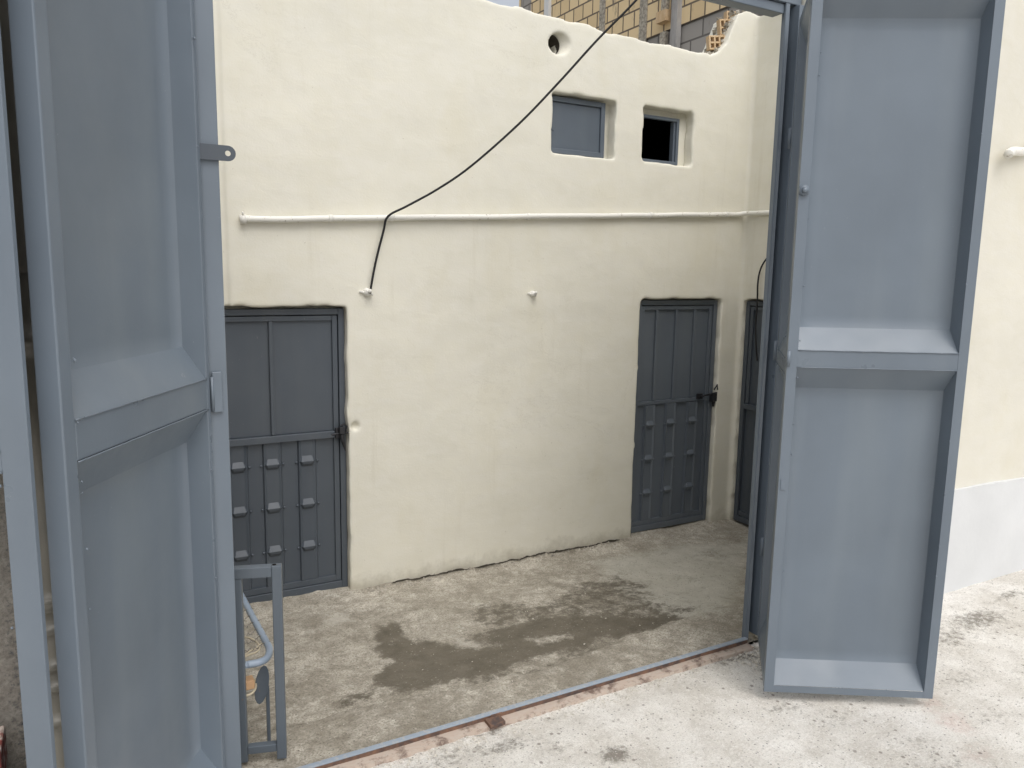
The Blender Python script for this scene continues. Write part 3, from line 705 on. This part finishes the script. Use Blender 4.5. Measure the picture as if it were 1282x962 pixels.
# right pair: wide leaf facing us, narrow folded leaf edge-on behind it
ra = math.atan2(-.52605, .85045)
rl = gate_leaf((-.370, -.452), ra, .70, (.045, 2.90), .040, .038, [(.045, .075), (1.437, 1.503), (2.862, 2.90)], 'broad grey blue gate leaf swung open on the right, showing two sunk panels', .092, .07, thick=.012)
m = MB(); m.tube([(.018, .0, 2.121), (.018, -.012, 2.121)], .020, 14); m.tube([(.018, -.012, 2.121), (.018, -.020, 2.121)], [.013, .008], 10)
m.build('lock_escutcheon', 'gate', rl, True)
MB().tube([(.004, -.004, 1.44), (.004, -.004, 1.50)], .0075, 10).build('hinge', 'gate', rl, True)
m = MB(); m.box(.008, .028, -.003, -.0005, .93, .975); m.build('strike_plate', 'gate', rl, bevel=.001)
P0 = Vector((-.012, -.075)); P1 = Vector((-.345, -.425)); dv = P1-P0
fl = gate_leaf((P0.x, P0.y), math.atan2(dv.y, dv.x), dv.length, (.045, 2.90), .04, .04, [(.045, .085), (1.40, 1.46), (2.862, 2.90)], 'narrow gate leaf seen edge on, folded between the right post and the broad right leaf', .08, .03, thick=.04)
for z in (.50, 1.45, 2.4): MB().tube([(-.008, -.006, z-.045), (-.008, -.006, z+.045)], .009, 10).build('hinge', 'gate', fl, True)
# left pair
la = R_(58.2); LLEN = .735
# origin at the near (viewer side) end so that local +x runs towards the post; the viewed face is on the left -> recess in -normal
far = Vector((-2.474, -.036)); near = far-Vector((math.cos(la), math.sin(la)))*LLEN
ll = gate_leaf((near.x, near.y), la, LLEN, (.05, 2.90), .045, .022, [(.05, .10), (1.352, 1.447), (2.85, 2.90)], 'tall grey blue gate leaf swung towards the viewer beside the left post', .105, .068, flip=1, thick=.055)
ll['dbg'] = 1; del ll['dbg']
for a_, b_ in ((1.34, 1.45),): MB().tube([(LLEN+.004, -.005, a_), (LLEN+.004, -.005, b_)], .005, 10).build('hinge', 'gate', ll, True)
q = hit(276, 495, 1, -.025)
m = MB(); m.box(q.x-.024, q.x+.006, -.032, -.0205, 1.335, 1.465); gfp(m, 'hinge_plate', 'gate', .003)
q2_ = hit(42, 640, 1, -.70)
RX = q2_.x
f2 = gate_leaf((RX, -.70), R_(152), .60, (.05, 2.90), .060, .06, [(.05, .09), (1.355, 1.40), (2.85, 2.90)], 'folded gate leaf cut off by the left edge, its lower half open', .09, .05, flip=-1, lower=False, thick=.014)
# brownish ribbed sheet seen through the slit between the two left leaves
sh = MB(); qa = hit(18, 600, 1, -.45); qb = hit(90, 600, 1, -.45); zz = [0.0]
prof = []; z = .04
ridges = [hit(66, v, 1, -.45).z for v in (905, 862, 835, 790, 762, 752)]
for i in range(301):
    z = .04+2.86*i/300; d_ = 0
    for rz in ridges: d_ += .020*math.exp(-((z-rz)/.010)**2)
    d_ += .035*math.exp(-((z-1.62)/.03)**2)+.02*(1 if z > 1.78 else 0)
    prof.append((z, d_))
for (za, da_), (zb, db_) in zip(prof, prof[1:]):
    sh.poly([(qa.x, -.45-da_, za), (qb.x, -.45-da_, za), (qb.x, -.45-db_, zb), (qa.x, -.45-db_, zb)], [(0, 1, 2, 3)])
bmesh.ops.remove_doubles(sh.bm, verts=sh.bm.verts, dist=.0003)
o = sh.build('ribbed_sheet', 'brown', None, True); tag(o, 'brownish ribbed metal sheet glimpsed in the slit between the two left gate leaves', 'metal sheet')
sd_ = o.modifiers.new('s', 'SOLIDIFY'); sd_.thickness = .002

# ------------------------------------------------------------------ cables
def cpt(px, py, y): return hit(px, py, 1, y)
CP = [(463, 368, WY-.035), (470, 330, WY-.03), (480, 290, WY-.035), (486, 271, WY-.055), (510, 258, WY-.09), (548, 237, WY-.15), (590, 208, WY-.22), (650, 155, WY-.33), (700, 103, WY-.43), (748, 50, WY-.53), (795, 2, WY-.63), (850, -62, WY-.76), (905, -130, WY-.9)]
o = MB().tube(spline([cpt(*c) for c in CP], 6), .0068, 8).build('power_cable', 'cable', None, True)
tag(o, 'black cable sagging diagonally across the cream wall and over the pipe', 'cable')
CP = [(961, 322), (953, 335), (949, 352), (948, 380), (946, 410), (947, 440), (948, 452)]
o = MB().tube(spline([hit(a, b, 0, 1.505) for a, b in CP], 5), .006, 8).build('hanging_cable', 'cable', None, True)
tag(o, 'short black cable hanging in front of the third door beside the gate post', 'cable')

# ------------------------------------------------------------------ metal bed frame inside the sill
bd = empty('metal_bed', (-2.33, .09, 0)); tag(bd, 'grey tubular metal bed frame with wire springs standing just inside the threshold at the left', 'bed frame')
BO = Vector((-2.33, .09, 0))
def bp(m, name, mat, smooth=False, bevel=0): o = m.build(name, mat, bd, smooth, bevel); o.location = -BO; return o
zt = .745; R1 = hit(352, 709, 2, zt); L1 = hit(288, 713, 2, zt); dx = (R1-L1).normalized(); ny = Vector((-dx.y, dx.x, 0))
def obox(m, a, b, y0, y1, z0, z1):
    P = [L1+dx*u+ny*v for u in (a, b) for v in (y0, y1)]
    m.poly([(p.x, p.y, z) for p in P for z in (z0, z1)], [(0, 1, 3, 2), (4, 6, 7, 5), (0, 4, 5, 1), (2, 3, 7, 6), (0, 2, 6, 4), (1, 5, 7, 3)])
LB = (R1-L1).length
m = MB(); obox(m, LB-.034, LB, -.0, .034, .0, zt); obox(m, .0, .036, .002, .032, .0, zt-.0402); obox(m, -.06, LB-.0342, .0, .034, zt-.040, zt); obox(m, .0362, LB-.0345, .003, .031, .03, .06)
bp(m, 'end_frame', 'bed', bevel=.003)
m = MB(); c = R1-dx*.025+ny*.017; m.tube([(c.x, c.y, zt+.0003), (c.x, c.y, zt+.0018)], .007, 12); bp(m, 'bolt_hole_disc', 'dark')  # black disc on top of the bar, the hole's shade as colour
zs_ = .36
SP = [hit(300, 742, 2, zs_), hit(318, 776, 2, zs_), hit(331, 800, 2, zs_), hit(337, 812, 2, zs_), hit(335, 823, 2, zs_), hit(326, 829, 2, zs_), hit(312, 832, 2, zs_), hit(290, 836, 2, zs_)]
far_ = SP[0]+(SP[0]-SP[1])*5
m = MB(); m.tube(spline([far_]+SP+[SP[-1]+Vector((-.5, .04, 0))], 5), .0135, 10); bp(m, 'seat_rail', 'bed_light', True)
for i in range(9):
    t = i/8; a = SP[0].lerp(SP[3], t*.92+.02); b = a+Vector((-.16, -.01+random.uniform(-.02, .02), -.012)); pts = []
    pts.append(a+Vector((.012, 0, .012))); pts.append(a+Vector((-.02, 0, .006)))
    for s in range(24):
        u = s/23; c = a.lerp(b, .15+.8*u); pts.append(c+Vector((0, .006*math.cos(s*1.9), .006*math.sin(s*1.9))))
    m = MB(); m.tube(pts, .0018, 5); bp(m, 'spring', 'wire', True)
def rp(pts, z): return spline([hit(a, b, 2, z) for a, b in pts], 5)
m = MB(); m.tube(rp([(296, 800), (308, 798), (320, 803), (325, 810), (322, 816), (312, 820), (298, 826)], .35), .004, 6)
bp(m, 'rope', 'rope', True); m = MB(); m.tube(rp([(300, 826), (312, 816), (320, 812), (328, 806)], .352), .0035, 6); bp(m, 'rope', 'rope', True); m = MB(); m.tube(rp([(298, 872), (312, 870), (320, 862), (318, 850), (308, 848)], .25), .004, 6); bp(m, 'rope', 'rope', True)
q = hit(308, 857, 2, .26); m = MB(); m.box(q.x-.07, q.x+.028, q.y-.02, q.y+.025, .245, .28); bp(m, 'wood_block', 'wood', bevel=.003)
q = hit(328, 858, 2, .24); m = MB()
V = [(q.x+.032*math.cos(t*math.pi/8)*.8+.010*math.sin(t*math.pi/8), .24+.075*math.sin(t*math.pi/8)) for t in range(16)]
m.prism(V, 'y', q.y, q.y+.006); bp(m, 'bracket_plate', 'bed', bevel=.001)
q = hit(336, 890, 2, .12); m = MB(); m.box(q.x-.006, q.x+.006, q.y, q.y+.012, -.03, .22); bp(m, 'leg', 'bed'); m = MB(); m.box(q.x-.4, q.x-.37, q.y+.1, q.y+.13, -.03, zs_); bp(m, 'leg', 'bed')

# ------------------------------------------------------------------ pebbles and chips near the threshold
m = MB(); rr = random.Random(5)
def chip(m, x, y, z, s):
    V = [Vector((x, y, z))+Vector((rr.uniform(-1, 1), rr.uniform(-1, 1), rr.uniform(-.3, .9)))*s for _ in range(8)]
    bm = bmesh.new(); vv = [bm.verts.new(v) for v in V]; bmesh.ops.convex_hull(bm, input=vv)
    idx = {v: i for i, v in enumerate(bm.verts)}; m.poly([v.co.copy() for v in bm.verts], [[idx[v] for v in f.verts] for f in bm.faces]); bm.free()
for i in range(420):
    x = rr.uniform(-2.3, -.02); y = -.095-abs(rr.gauss(0, .035)); chip(m, x, y, zst(x, y), rr.uniform(.002, .007))
for i in range(220):
    x = rr.gauss(-.09, .07); y = rr.gauss(-.15, .08)
    if y < -.04: chip(m, x, y, zst(x, y)+.003, rr.uniform(.003, .010))
for i in range(700):
    x = rr.uniform(-2, 2.5); y = rr.uniform(-1.6, -.1); chip(m, x, y, zst(x, y), rr.uniform(.0012, .0045))
for i in range(130):
    x = rr.uniform(-2.2, 1.3); y = rr.uniform(.08, 1.6); chip(m, x, y, zfloor(x, y), rr.uniform(.002, .006))
o = m.build('gravel', 'chip'); tag(o, 'small stone chips scattered along the threshold and on the concrete', 'gravel', kind='stuff')
